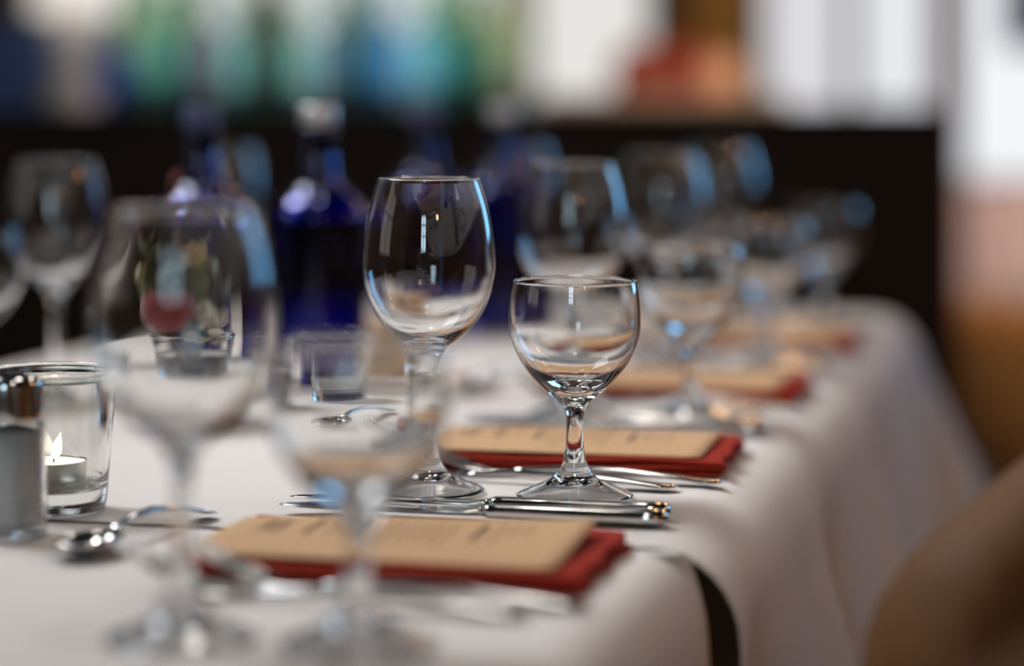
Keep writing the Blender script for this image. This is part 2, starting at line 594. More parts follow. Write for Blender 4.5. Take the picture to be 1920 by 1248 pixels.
def bottle(x, y, label, capm):
    global BPROTO
    if BPROTO is None:
        root = empty('water_bottle')
        b, c, r = bottle_meshes()
        obj('bottle_body', b, M_BLUE, root)
        obj('cap', c, M_CAPW, root)
        obj('neck_ring', r, M_BLUE, root)
        BPROTO = root
        o = root
    else:
        o = copy_tree(BPROTO)
    for ch in o.children:
        if ch.name.startswith('cap') and capm is not M_CAPW:
            ch.data = ch.data.copy(); ch.data.materials.clear(); ch.data.materials.append(capm)
    o.location = (x, y, TZ + 0.0008)
    tag(o, label, 'bottle', 'cobalt blue water bottles')
    return o


bottle(-0.159, 1.985, 'cobalt blue glass bottle with silver cap behind the small tumbler', M_CAPW)
bottle(-0.2585, 2.010, 'leftmost cobalt blue bottle with dark cap behind the flowers', M_CAPD)
bottle(-0.088, 2.430, 'dark-capped blue bottle just behind the rim of the sharp tall glass', M_CAPD)
bottle(-0.0105, 2.500, 'farthest silver-capped blue bottle, right of the sharp tall glass', M_CAPW)


# ------------------------------------------------------------------ cutlery (built along +x: business end at -x, handle at +x)
def knife_proto():
    root = empty('table_knife')
    bl = []
    for (x, hw, hh, y) in ((0.0, .0008, .0003, -.004), (.004, .0038, .0006, -.0022), (.015, .0068, .0008, -.0008), (.04, .0088, .0009, 0), (.08, .0092, .001, 0),
                           (.108, .0088, .0012, 0), (.117, .006, .0022, 0.001), (.122, .0048, .003, .001)):
        bl.append((x, y, .0048, hw, hh))
    obj('blade', loft(bl, 14, 2.4), M_STEEL, root)
    hd = []
    for (x, hw, hh) in ((.1205, .0052, .0032), (.123, .0062, .0040), (.128, .0060, .0040), (.150, .0064, .0041), (.185, .0080, .0044), (.210, .0092, .0046), (.219, .0088, .0045), (.2235, .0066, .0038), (.2255, .003, .002)):
        hd.append((x, 0.001, .0048, hw, hh))
    obj('handle', loft(hd, 16, 2.6), M_STEEL, root)
    return root


def fork_proto():
    root = empty('table_fork')
    # arc of the head: tips raised
    def zc(x):
        if x > .062: return .003 + .004 * math.sin(min(1, (x - .062) / .13) * math.pi)
        t = (.062 - x) / .062
        return .0030 + .021 * t * t
    hd = []
    for (x, hw) in ((.038, .0112), (.044, .0116), (.050, .0112), (.056, .0090), (.062, .0055), (.068, .0036)):
        hd.append((x, 0, zc(x), hw, .0011))
    head = obj('head', loft(hd, 14, 2.6), M_STEEL, root)
    tine = None
    for k in range(4):
        y = (k - 1.5) * .0062
        if tine is None:
            sec = [(x, 0, zc(x), .0019 - .0011 * (1 - x / .040), .0011) for x in (.001, .006, .012, .018, .024, .030, .036, .041)]
            tine = obj('tine', loft(sec, 8, 2.4), M_STEEL, head)
            tine.location = (0, y, 0)
        else:
            o = tine.copy(); COL.objects.link(o); o.parent = head; o.location = (0, y, 0)
    sec = []
    for (x, hw, hh) in ((.066, .0036, .0014), (.075, .0028, .0018), (.10, .0027, .0019), (.14, .0042, .0017), (.175, .0072, .0014), (.193, .0086, .0013), (.200, .0074, .0012), (.204, .003, .0008)):
        sec.append((x, 0, zc(x), hw, hh))
    obj('handle', loft(sec, 12, 2.2), M_STEEL, root)
    return root


def spoon_proto():
    root = empty('dessert_spoon')
    bm = bmesh.new()
    nx, ny = 16, 10
    L, W, D = .025, .0165, .008
    rows = []
    for i in range(ny + 1):
        r = i / ny
        row = []
        if i == 0:
            rows.append([bm.verts.new((L, 0, .0022))]); continue
        for k in range(32):
            a = 2 * math.pi * k / 32
            c, s = math.cos(a), math.sin(a)
            wv = W * (1 - 0.16 * c)
            row.append(bm.verts.new((L + L * r * c, wv * r * s, .0022 + D * r ** 2.2)))
        rows.append(row)
    for i in range(1, ny + 1):
        for k in range(32):
            k2 = (k + 1) % 32
            if i == 1: bm.faces.new((rows[0][0], rows[1][k], rows[1][k2]))
            else: bm.faces.new((rows[i - 1][k], rows[i][k], rows[i][k2], rows[i - 1][k2]))
    smooth(bm)
    o = obj('spoon_bowl', bm, M_STEEL, root)
    sm = o.modifiers.new('thickness', 'SOLIDIFY'); sm.thickness = 0.0014; sm.offset = 0
    sec = []
    for (x, z, hw, hh) in ((.046, .0098, .0042, .0012), (.053, .0112, .0028, .0018), (.065, .0135, .0026, .002), (.09, .0145, .0030, .0019), (.12, .0105, .0052, .0016), (.142, .0055, .0078, .0014), (.152, .0032, .0074, .0013), (.157, .0024, .003, .0009)):
        sec.append((x, 0, z, hw, hh))
    obj('handle', loft(sec, 12, 2.2), M_STEEL, root)
    return root


PROTO = {}
USED = set()


def place(kind, maker, p0, p1, z, label, cat, group):
    """p0: world xy of the business end, p1: world xy the handle points to"""
    if kind not in PROTO:
        PROTO[kind] = maker(); o = PROTO[kind]
    else:
        o = copy_tree(PROTO[kind])
    o.location = (p0[0], p0[1], TZ + z)
    o.rotation_euler = (0, 0, math.atan2(p1[1] - p0[1], p1[0] - p0[0]))
    tag(o, label, cat, group)
    return o


# ------------------------------------------------------------------ napkins and menus
def napkin(x, y, rz, label, wx=0.205, wy=0.132, seed=1):
    """three folded layers, x to the diner, y away"""
    root = empty('napkin', (x, y, TZ), rz)
    tag(root, label, 'napkin', 'red folded napkins')
    rnd = random.Random(seed)
    z = 0.0012
    for k in range(3):
        bm = bmesh.new()
        n, m = 14, 12
        dx, dy = rnd.uniform(-.002, .002), rnd.uniform(-.002, .002)
        grid = [[bm.verts.new((-wx / 2 + wx * i / n + dx + .0015 * math.sin(j * 1.3 + k), -wy / 2 + wy * j / m + dy + .0012 * math.sin(i * .9 + k * 2),
                               z + .0012 * math.sin(i * .55 + k) * math.sin(j * .5 + k * .7))) for j in range(m + 1)] for i in range(n + 1)]
        for i in range(n):
            for j in range(m):
                bm.faces.new((grid[i][j], grid[i + 1][j], grid[i + 1][j + 1], grid[i][j + 1]))
        smooth(bm)
        o = obj('fold_layer', bm, M_RED, root)
        s = o.modifiers.new('thickness', 'SOLIDIFY'); s.thickness = 0.0024; s.offset = 1
        b = o.modifiers.new('soft_edge', 'BEVEL'); b.width = 0.0009; b.segments = 2; b.limit_method = 'ANGLE'
        z += .0034
    return root


def card_h(x, y, wx, wy, tl):
    u, v = x / wx + .5, y / wy + .5
    return .0125 + tl * (u ** 1.6) * (v ** 1.4) + .0012 * math.sin(u * 5) * v


def menu_card(x, y, rz, label, wx=0.194, wy=0.105, lift=.008, seed=1):
    bm = bmesh.new()
    n, m = 20, 14
    g = [[bm.verts.new((-wx / 2 + wx * i / n, -wy / 2 + wy * j / m, card_h(-wx / 2 + wx * i / n, -wy / 2 + wy * j / m, wx, wy, lift))) for j in range(m + 1)] for i in range(n + 1)]
    for i in range(n):
        for j in range(m):
            bm.faces.new((g[i][j], g[i + 1][j], g[i + 1][j + 1], g[i][j + 1]))
    smooth(bm)
    o = obj('menu_card', bm, M_KRAFT, None, (x, y, TZ), (0, 0, rz))
    s = o.modifiers.new('thickness', 'SOLIDIFY'); s.thickness = 0.0007; s.offset = -1
    tag(o, label, 'menu', 'kraft menu cards')
    # printing: lines run away from the diner's left, page top at the left (-x)
    rnd = random.Random(seed)
    tb = bmesh.new()

    def stroke(pts, wd):
        vs = []
        for i, p in enumerate(pts):
            a = Vector(pts[max(i - 1, 0)]); b = Vector(pts[min(i + 1, len(pts) - 1)])
            d = (b - a).normalized() if (b - a).length > 0 else Vector((1, 0))
            nn = Vector((-d.y, d.x)) * wd / 2
            vs.append([tb.verts.new((q.x, q.y, card_h(q.x, q.y, wx, wy, lift) + .00025)) for q in (Vector(p) + nn, Vector(p) - nn)])
        for a, b in zip(vs[:-1], vs[1:]):
            tb.faces.new((a[0], a[1], b[1], b[0]))

    def word(px, py, ln, ht, wd):
        k = max(4, int(ln / (ht * .42)))
        pts = []
        for i in range(k * 3 + 1):
            t = i / (k * 3)
            pts.append((px - ht * .5 * math.sin(t * k * math.pi * 1.35 + rnd.random()) * rnd.uniform(.5, 1), py + ln * t))
        stroke(pts, wd)
    top = wy / 2 - .012
    word(-wx / 2 + .022, top - .030, .030, .008, .0013)
    word(-wx / 2 + .030, top - .034, .034, .006, .0011)
    word(-wx / 2 + .048, top - .036, .036, .005, .0012)
    xx = -wx / 2 + .060
    for blk in range(3):
        if blk: word(xx, top - .040, .038, .005, .0013); xx += .010
        for ln in range((1, 6, 3)[blk]):
            L_ = rnd.uniform(.035, .075) if blk == 1 else rnd.uniform(.02, .045)
            yy = top - L_
            while yy < top:
                wl = min(rnd.uniform(.006, .013), top - yy)
                if wl > .002: word(xx, yy, wl, .0022, .0005)
                yy += wl + .002
            xx += .0075
        xx += .008
    t = obj('printed_text', tb, M_INK, o)
    return o


NTH = ['front', 'second', 'third', 'farthest']
NX, NY = -0.0528, 1.2400
for k in range(4):
    ox, oy = DX * k, DY * k
    rz = -A + (0, R(1.5), R(-1), R(2))[k]
    nm = NTH[k]
    jx = (0, 0.004, 0.0, 0.002)[k]
    napkin(NX + ox + jx, NY + oy, rz + R(1.5), '%s red cloth napkin lying under a kraft menu card' % nm if k == 0 else
           ('red cloth napkin, %s from the front, under its menu card' % nm if k < 3 else 'red cloth napkin at the far end of the table'), seed=k)
    menu_card(-0.0618 + ox + jx, 1.2375 + oy, rz + R(.5), ('kraft menu card with brown print on the front red napkin', 'kraft menu card on the second red napkin from the front',
              'kraft menu card on the third red napkin from the front', 'kraft menu card on the farthest red napkin')[k], lift=(.008, .003, .004, .003)[k], seed=k + 3)
    place('knife', knife_proto, (-0.133 + ox, 1.396 + oy), (0.085 + ox, 1.346 + oy), 0.001, 'nearer steel knife touching the %s menu card' % nm, 'knife', 'steel knives')
    place('knife', knife_proto, (-0.129 + ox, 1.424 + oy), (0.0915 + ox, 1.368 + oy), 0.001, 'farther steel knife beside the glasses of the %s menu card' % nm, 'knife', 'steel knives')
    place('fork', fork_proto, (-0.187 + ox, 1.169 + oy), (0.00 + ox, 1.107 + oy), 0.0006, 'steel fork nearer the camera before the %s red napkin' % nm, 'fork', 'steel forks')
    place('fork', fork_proto, (-0.158 + ox, 1.186 + oy), (0.035 + ox, 1.123 + oy), 0.0006, 'steel fork along the front edge of the %s red napkin' % nm, 'fork', 'steel forks')
    place('spoon', spoon_proto, (-0.228 + ox, 1.235 + oy), (-0.170 + ox, 1.388 + oy), 0.0006, 'steel dessert spoon left of the %s menu card' % nm, 'spoon', 'steel dessert spoons')


# ------------------------------------------------------------------ candle holder, tealight, shaker, tumbler
def tumbler(name, x, y, r0, r1, h, base, th, label, cat, m=M_THICK, lip=True):
    out = [(0.0, 0.0015), (r0 * .8, 0.0), (r0 * .95, 0.0008), (r0, 0.004), (r0 + (r1 - r0) * .3, h * .3), (r0 + (r1 - r0) * .8, h * .75), (r1, h - .004)]
    inn = [(r1 - th, h - .002), (r0 + (r1 - r0) * .8 - th, h * .75), (r0 + (r1 - r0) * .3 - th, h * .3), (r0 - th * 1.1, base + .006), (r0 * .8, base + .0015), (0.0, base)]
    pr = spline(out, 4)
    if lip:
        pr += [(r1 + .0012, h - .003), (r1 + .0012, h - .0012), (r1, h), (r1 - th * .6, h), (r1 - th, h - .001)]
    else:
        pr += [(r1, h - .001), (r1 - th * .5, h), (r1 - th, h - .001)]
    pr += spline(inn, 4)
    o = obj(name, lathe(pr, 64), m, None, (x, y, TZ + .0012))
    tag(o, label, cat)
    return o


CX, CY_ = -0.2665, 1.400
tumbler('candle_holder', CX, CY_, 0.0315, 0.0372, 0.082, 0.012, 0.0026, 'clear thick-based glass candle holder with burning tealight at left edge', 'candle holder')
tl = empty('tealight', (CX + .001, CY_, TZ + .0012 + .0124))
tag(tl, 'burning white tealight inside the glass candle holder', 'candle')
obj('tealight_cup', lathe([(0, 0), (.0183, 0), (.0190, .0008), (.0190, .0162), (.0193, .0166), (.0187, .0166), (.0185, .0158), (.0185, .0012), (0, .0012)], 48), M_ALU, tl)
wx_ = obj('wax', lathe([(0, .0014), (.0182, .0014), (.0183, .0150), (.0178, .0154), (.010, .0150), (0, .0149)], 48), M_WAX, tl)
obj('wick', tube([(0, 0, .0145), (.0004, 0, .018), (.0012, 0, .0205)], .0006, 6), M_WICK, wx_)
obj('flame', lathe(spline([(0, .0178), (.0018, .0192), (.0030, .0222), (.0026, .0258), (.0012, .0300), (0, .0335)], 4), 20), M_FLAME, tl, rot=(0, R(14), 0), loc=(-.004, 0, 0))

sh = empty('salt_shaker', (-0.2745, 1.318, TZ + .0012), R(10))
tag(sh, 'glass salt shaker with chrome cap cut off by the left frame edge', 'shaker')
def octo(prof, n=10):
    bm = lathe(prof, 40)
    return bm
obj('shaker_body', lathe(spline([(0, .0012), (.0185, 0), (.0208, .002), (.0212, .006), (.0205, .035), (.0198, .060), (.0186, .0655)], 4) +
                         spline([(.0170, .0650), (.0180, .058), (.0188, .035), (.0192, .009), (.0172, .005), (0, .005)], 4), 40), M_GLASS, sh)
obj('salt', lathe([(0, .0054), (.0166, .0054), (.0186, .010), (.0182, .035), (.0174, .057), (.010, .0590), (0, .0596)], 40), M_SALT, sh)
shc = obj('shaker_cap', lathe(spline([(.0190, .0630), (.0196, .0640), (.0196, .0700), (.0190, .0800), (.0178, .0850), (.012, .0878), (0, .0884)], 4), 40), M_CHROME, sh)
hole = None
for i in range(6):
    a = i * math.pi / 3
    if hole is None:
        hole = obj('shaker_hole', lathe([(0, 0), (.0010, 0), (.0010, .0006), (0, .0006)], 10), M_WICK, shc, (.006 * math.cos(a), .006 * math.sin(a), .0881))
    else:
        c = hole.copy(); COL.objects.link(c); c.parent = shc; c.location = (.006 * math.cos(a), .006 * math.sin(a), .0881)

tumbler('tumbler', -0.1405, 1.868, 0.0290, 0.0325, 0.056, 0.010, 0.0024, 'low clear glass tumbler in front of the silver-capped blue bottle', 'tumbler')
cd = empty('pillar_candle', (-0.098, 2.060, TZ + .0008))
tag(cd, 'short beige pillar candle behind the stem of the sharp tall glass', 'candle')
M_BEIGE = mat('beige_wax', (0.62, 0.42, 0.26), 0.6, noise=(15, 0.08))
wx2 = obj('wax', lathe([(0, 0), (.0235, 0), (.0245, .001), (.0245, .052), (.0235, .0535), (.018, .0530), (0, .051)], 40), M_BEIGE, cd)
obj('wick', tube([(0, 0, .0505), (.0005, 0, .055), (.002, 0, .060)], .0008, 6), M_WICK, wx2)
# fallen leaf
M_LEAFD = mat('dark_leaf', (0.035, 0.045, 0.025), 0.6, noise=(60, 0.3))


def leaf_mesh(L, W, curl=.25, fold=.25):
    bm = bmesh.new()
    n = 8
    rows = []
    for i in range(n + 1):
        t = i / n
        wv = W * math.sin(math.pi * min(1, t * .96 + .02)) ** .8 * (1 - .35 * t)
        z = curl * L * math.sin(t * math.pi * .5) * t
        rows.append([bm.verts.new((t * L, -wv, z + wv * fold)), bm.verts.new((t * L, 0, z)), bm.verts.new((t * L, wv, z + wv * fold))])
    for a, b in zip(rows[:-1], rows[1:]):
        bm.faces.new((a[0], b[0], b[1], a[1])); bm.faces.new((a[1], b[1], b[2], a[2]))
    return smooth(bm)


lf = obj('leaf', leaf_mesh(.030, .008, .1, .3), M_LEAFD, None, (-0.032, 2.03, TZ + .001), (0, 0, R(12)))
tag(lf, 'small dark leaf lying on the cloth between the two sharp glasses', 'leaf')
lf.modifiers.new('thickness', 'SOLIDIFY').thickness = .0006

# ------------------------------------------------------------------ vase with flowers
VX, VY = -0.2335, 1.800
tumbler('flower_vase', VX, VY, 0.0350, 0.0400, 0.062, 0.008, 0.0024, 'clear glass vase of flowers behind the large foreground glass', 'vase')
M_WATER = mat('water', (0.97, 0.98, 0.98), 0.0, trans=1.0, ior=1.33)
wt = obj('water', lathe([(0, .0079), (.026, .0090), (.0316, .0130), (.0340, .0186), (.0356, .036), (.0360, .0400), (0, .0400)], 48), M_WATER, None, (VX, VY, TZ + .0012))
tag(wt, 'still water standing in the flower vase', 'water')
M_ROSE = mat('rose_petal', (0.17, 0.006, 0.011), 0.6, sheen=0.3, noise=(80, 0.3))
M_STEM = mat('green_stem', (0.05, 0.085, 0.025), 0.6, noise=(60, 0.25))
M_LEAF = mat('leaf_green', (0.045, 0.06, 0.022), 0.55, noise=(50, 0.3))
M_OLIVE = mat('leaf_olive', (0.17, 0.17, 0.06), 0.6, noise=(50, 0.25))
M_WHITE = mat('white_petal', (0.75, 0.70, 0.60), 0.7, noise=(80, 0.08))
M_BERRY = mat('red_sprig', (0.13, 0.014, 0.01), 0.8, noise=(60, 0.3))
M_GREY = mat('thistle_grey', (0.10, 0.095, 0.085), 0.8, noise=(60, 0.3))


def petal_mesh(L, W, cup):
    bm = bmesh.new()
    n, m = 6, 6
    g = []
    for i in range(n + 1):
        t = i / n
        row = []
        for j in range(m + 1):
            s = j / m * 2 - 1
            wv = W * (math.sin(math.pi * (0.12 + .68 * t)) ** .7)
            row.append(bm.verts.new((cup * L * math.sin(t * 2.5) - .45 * wv * s * s, wv * s, L * t)))
        g.append(row)
    for i in range(n):
        for j in range(m): bm.faces.new((g[i][j], g[i][j + 1], g[i + 1][j + 1], g[i + 1][j]))
    return smooth(bm)


def stem_path(p1, seed, p0=None):
    """from near the vase bottom to the head; relative to the vase base"""
    rnd = random.Random(seed)
    p0 = p0 or (rnd.uniform(-.012, .012), rnd.uniform(-.012, .012), .011)
    P = []
    # passes the vase mouth inside the rim
    mx, my = p1[0] * .45, p1[1] * .45
    r = math.hypot(mx, my)
    if r > .024: mx, my = mx * .024 / r, my * .024 / r
    ctrl = [Vector(p0), Vector((mx * .7, my * .7, .045)), Vector((mx, my, .064)), Vector(p1)]
    if p1[2] < .075: ctrl = [Vector(p0), Vector((mx, my, p1[2] * .6)), Vector(p1)]
    for i in range(len(ctrl) - 1):
        for k in range(4): P.append(ctrl[i].lerp(ctrl[i + 1], k / 4))
    P.append(ctrl[-1])
    return P


def flower_root(name, label, cat, group=None):
    o = empty(name, (VX, VY, TZ + .0012))
    return tag(o, label, cat, group)


def rose(p, size, label, seed):
    r = flower_root('rose', label, 'flower')
    obj('stem', tube(stem_path(p, seed), .0014, 6), M_STEM, r)
    me = petal_mesh(size * 1.15, size * .66, .42); data = bpy.data.meshes.new('petal'); me.to_mesh(data); me.free(); data.materials.append(M_ROSE)
    c = Vector(p)
    for ring, (n, sc, tilt, ro) in enumerate(((3, .80, -8, .04), (4, .92, -2, .10), (5, 1.0, 6, .16), (6, 1.02, 18, .20))):
        for k in range(n):
            a = 2 * math.pi * (k + .35 * ring) / n
            o = obj('petal', data, None, r)
            o.location = c + Vector((math.cos(a), math.sin(a), 0)) * size * ro + Vector((0, 0, -size * .55))
            o.scale = (sc,) * 3
            o.rotation_euler = Matrix.Rotation(a, 3, 'Z').to_euler() if False else (0, R(tilt), a)
            o.rotation_mode = 'XYZ'
    sp = leaf_mesh(size * .5, size * .14)
    sd = bpy.data.meshes.new('sepal'); sp.to_mesh(sd); sp.free(); sd.materials.append(M_LEAF)
    for k in range(5):
        a = 2 * math.pi * k / 5
        o = obj('sepal', sd, None, r); o.location = c + Vector((0, 0, -size * .58)); o.rotation_euler = (0, R(20), a)
    return r


def blossom_sprig(pts, size, m, label, name='blossom_sprig', seed=1):
    """thin branching sprig with five-petalled blossoms at pts"""
    r = flower_root(name, label, 'flower')
    base = Vector(pts[0])
    P = stem_path(pts[0], seed)
    obj('stem', tube(P, .0009, 5), M_STEM, r)
    fork_p = P[-4]
    pm_ = petal_mesh(size, size * .55, .5); pd = bpy.data.meshes.new('petal'); pm_.to_mesh(pd); pm_.free(); pd.materials.append(m)
    rnd = random.Random(seed)
    for p in pts:
        if p is not pts[0]:
            obj('branch', tube([fork_p, fork_p.lerp(Vector(p), .5) + Vector((0, 0, .002)), Vector(p)], .0006, 5), M_STEM, r)
        tx, ty = rnd.uniform(-40, 40), rnd.uniform(-40, 40)
        mm = Matrix.Rotation(R(tx), 3, 'X') @ Matrix.Rotation(R(ty), 3, 'Y')
        for k in range(5):
            o = obj('petal', pd, None, r)
            o.location = p
            o.rotation_euler = (mm @ Matrix.Rotation(2 * math.pi * k / 5, 3, 'Z') @ Matrix.Rotation(R(50), 3, 'Y')).to_euler()
    return r


def leaf_sprig(p, L, m, label, seed, n=9, ls=.02, lw=.006, sm=None):
    r = flower_root('leaf_sprig', label, 'plant', 'leafy sprigs in the vase')
    P = stem_path(p, seed)
    obj('stem', tube(P, .0009, 5), sm or M_STEM, r)
    bmq = leaf_mesh(ls, lw); d = bpy.data.meshes.new('leaf'); bmq.to_mesh(d); bmq.free(); d.materials.append(m)
    rnd = random.Random(seed * 7)
    top = Vector(p)
    start = max(0, len(P) - 5)
    for k in range(n):
        t = k / (n - 1)
        i = start + t * (len(P) - 1 - start)
        i0 = min(int(i), len(P) - 2)
        q = P[i0].lerp(P[i0 + 1], i - i0)
        o = obj('leaf', d, None, r)
        o.location = q
        o.rotation_euler = (rnd.uniform(-.5, .5), R(-rnd.uniform(5, 65)), k * 2.4 + rnd.uniform(-.4, .4))
    return r


def vp(px, py, y=1.66):
    """offset from the vase base of a point of the bunch (front-plane estimate)"""
    y += .12
    s = 4533 / y
    return ((px - 960) / s - VX, y - VY, CAMZ - (py - 190) / s - TZ - .0012)


rose(vp(306, 588, 1.640), .028, 'dark red rose in the vase behind the large foreground glass', 1)
blossom_sprig([vp(400, 608, 1.655), vp(385, 585, 1.66), vp(420, 630, 1.65), vp(360, 640, 1.65), vp(440, 600, 1.66), vp(395, 650, 1.65), vp(430, 655, 1.66), vp(410, 590, 1.65)], .0085, M_WHITE,
              'sprig of small cream white blossoms right of the dark red rose', seed=4)
LS = [
    ((392, 462, 1.67), M_OLIVE, 'olive green leafy sprig above the white blossoms', 14, .018, .006, None),
    ((250, 470, 1.67), M_LEAF, 'dark green leafy sprig leaning left above the rose', 14, .024, .007, None),
    ((330, 480, 1.70), M_LEAF, 'upright dark green leafy sprig in the middle of the vase', 16, .026, .008, None),
    ((440, 545, 1.68), M_GREY, 'grey thistle-like sprig at the right of the vase', 26, .020, .004, None),
    ((405, 520, 1.70), M_LEAF, 'dark green leafy sprig behind the white blossoms', 18, .026, .008, None),
    ((265, 560, 1.69), M_LEAF, 'low dark green sprig left of the rose', 14, .024, .008, None),
    ((360, 560, 1.71), M_GREY, 'dull grey leafy sprig behind the rose', 18, .024, .007, None),
    ((322, 340, 1.70), M_BERRY, 'tall thin sprig of dark red leaves rising from the vase', 12, .012, .0035, M_BERRY),
    ((205, 395, 1.70), M_BERRY, 'dark red leafy sprig leaning far left out of the vase', 10, .012, .004, M_BERRY),
    ((228, 520, 1.66), M_OLIVE, 'pale olive sprig at the left side of the bunch', 12, .018, .005, None)]
for k, (v, m_, lb, n_, a_, b_, st) in enumerate(LS):
    leaf_sprig(vp(*v), .05, m_, lb, 5 + k, n_, a_, b_, st)

# ------------------------------------------------------------------ partition, post, chairs
PY = 3.32
px_ = lambda p, y: (p - 960) / 4533 * y
part = empty('low_partition', (0, PY, 0))
tag(part, 'low dark brown partition standing behind the table', 'partition')
PXR = px_(1790, PY)
obj('panel', box(-1.15, PXR - .004, 0.01, .05, 0.0, .955, .004), M_DARK, part)
obj('top_rail', box(-1.15, PXR, -.004, .06, .955, .976, .006), M_DARK, part)
for xq in (-.72, -.3, .12):
    obj('stile', box(xq - .03, xq + .03, 0.004, .012, .06, .945, .003, seg=1), M_DARK, part)
M_DRED = mat('dark_red_paint', (0.16, 0.028, 0.022), 0.5, noise=(12, 0.25))
po = empty('wooden_post', (px_(1774, 3.44), 3.44, 0))
tag(po, 'slim dark red wooden post at the right end of the partition', 'post')
obj('shaft', box(-.014, .014, -.014, .014, 0.02, 2.2, .003), M_DRED, po)
obj('post_base', box(-.03, .03, -.03, .03, 0, .02, .004), M_DRED, po)
obj('finial', lathe([(0, 2.2), (.018, 2.2), (.022, 2.215), (.016, 2.235), (0, 2.24)], 24), M_DRED, po)


def tub_chair(x, y, rz, label, m=M_TAN, arm=.65, zb=.20):
    """open side faces -x before rotation"""
    r = empty('tub_chair', (x, y, 0), rz)
    tag(r, label, 'chair', 'leather tub chairs')
    bm = bmesh.new()
    n = 36
    rings = []
    for i in range(n + 1):
        a = -math.pi * .80 + 1.6 * math.pi * i / n      # around the back, opening at -x
        bk = (math.cos(a) + 1) / 2
        h = arm + .22 * min(1.0, bk * 2.4) ** .9
        ex = 2.6
        c, s = math.cos(a), math.sin(a)
        k = (abs(c) ** ex + abs(s) ** ex) ** (-1 / ex)
        d = Vector((c * k, s * k, 0))
        ro, ri = .305, .235
        sec = []
        for (rr, z) in ((ro - .03, zb), (ro, zb + .03), (ro + .01, h - .10), (ro + .012, h - .03), (ro - .012, h), (ri + .012, h), (ri - .008, h - .03), (ri, h - .10), (ri + .01, zb + .03), (ri + .02, zb)):
            sec.append(bm.verts.new((d.x * rr, d.y * rr, z)))
        rings.append(sec)
    m_ = len(rings[0])
    for a_, b_ in zip(rings[:-1], rings[1:]):
        for k in range(m_): bm.faces.new((a_[k], b_[k], b_[(k + 1) % m_], a_[(k + 1) % m_]))
    bm.faces.new(rings[0]); bm.faces.new(rings[-1][::-1])
    bmesh.ops.recalc_face_normals(bm, faces=bm.faces[:])
    smooth(bm)
    o = obj('backrest_shell', bm, m, r)
    s = o.modifiers.new('sub', 'SUBSURF'); s.levels = 1; s.render_levels = 1
    obj('seat_cushion', box(-.29, .22, -.225, .225, .34, .46, .035, seg=3), m, r)
    obj('seat_base', box(-.27, .22, -.23, .23, zb - .01, .338, .01) if zb < .3 else box(-.25, .20, -.20, .20, .30, .338, .01), m, r)
    for sx in (-.24, .22):
        for sy in (-.20, .20):
            obj('leg', loft([(0, 0, 0, .013, .013), (min(zb, .3) + .005, 0, 0, .019, .019)], 10), M_LEG, r, (sx, sy, 0), (0, R(-90), 0))
    return r


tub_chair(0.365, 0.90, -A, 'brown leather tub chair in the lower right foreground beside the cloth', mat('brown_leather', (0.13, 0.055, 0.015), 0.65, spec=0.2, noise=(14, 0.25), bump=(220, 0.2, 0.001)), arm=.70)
tub_chair(1.10, 4.25, R(150), 'tan leather tub chair beyond the partition at right', arm=.43, zb=.36)


# ------------------------------------------------------------------ pendant and globe lamps, unseen, added for light and glints
M_BULB = mat('warm_bulb', (1, 0.8, 0.6), 0.4, emis=((1.0, 0.54, 0.24), 48))
M_SHADE = mat('brass_shade', (0.30, 0.17, 0.06), 0.35, metal=0.9, noise=(20, 0.1))
M_CORD = mat('black_cord', (0.01, 0.01, 0.01), 0.6, noise=(50, 0.2))


def pendant(x, y, z, label):  # unseen lamps added to warm the cloth side and the far chairs
    r = empty('added_pendant_lamp', (x, y, z))
    tag(r, label, 'lamp', 'added brass pendant lamps')
    obj('cord', tube([(0, 0, .13), (0, 0, ZC - z)], .004, 8), M_CORD, r)
    sh_ = obj('shade', lathe(spline([(.11, 0), (.10, .04), (.06, .09), (.02, .12), (.012, .14)], 4), 32), M_SHADE, r)
    sh_.modifiers.new('thickness', 'SOLIDIFY').thickness = .002
    obj('bulb', lathe(spline([(0, -.085), (.045, -.072), (.078, -.030), (.080, .005), (.055, .045), (.022, .075), (0, .078)], 4), 28), M_BULB, r)
    return r


M_OPAL = mat('opal_globe', (0.9, 0.9, 0.9), 0.4, emis=((1.0, 0.93, 0.86), 30))


def added_globe_lamp(x, y, z, label):  # unseen lamps added for sparkle on glass and cutlery
    r = empty('added_globe_lamp', (x, y, z))
    tag(r, label, 'lamp', 'opal globe lamps added above the table')
    obj('cord', tube([(0, 0, .085), (0, 0, ZC - z)], .003, 8), M_CORD, r)
    obj('globe', lathe([(0, -.07)] + [(.07 * math.cos(R(q)), .07 * math.sin(R(q))) for q in range(-80, 75, 10)] + [(.018, .0676)], 28), M_OPAL, r)
    obj('socket', lathe([(0, .066), (.02, .066), (.02, .088), (.006, .095), (0, .095)], 20), M_SHADE, r)
    return r


added_globe_lamp(0.02, 0.95, 1.95, 'unseen opal globe lamp added above the nearer table')
added_globe_lamp(-0.14, 1.95, 1.95, 'unseen opal globe lamp added above the blue bottles')
added_globe_lamp(0.06, 2.70, 1.95, 'unseen opal globe lamp added above the far table end')
pendant(1.35, 1.75, 1.75, 'unseen brass pendant lamp added over the right aisle')
pendant(0.74, 3.76, 1.55, 'unseen brass pendant lamp added over the right aisle near the partition end')
pendant(0.50, 4.75, 2.2, 'unseen brass pendant lamp added above the pale high table')
pendant(0.75, -0.9, 1.85, 'unseen brass pendant lamp added behind the photographer')

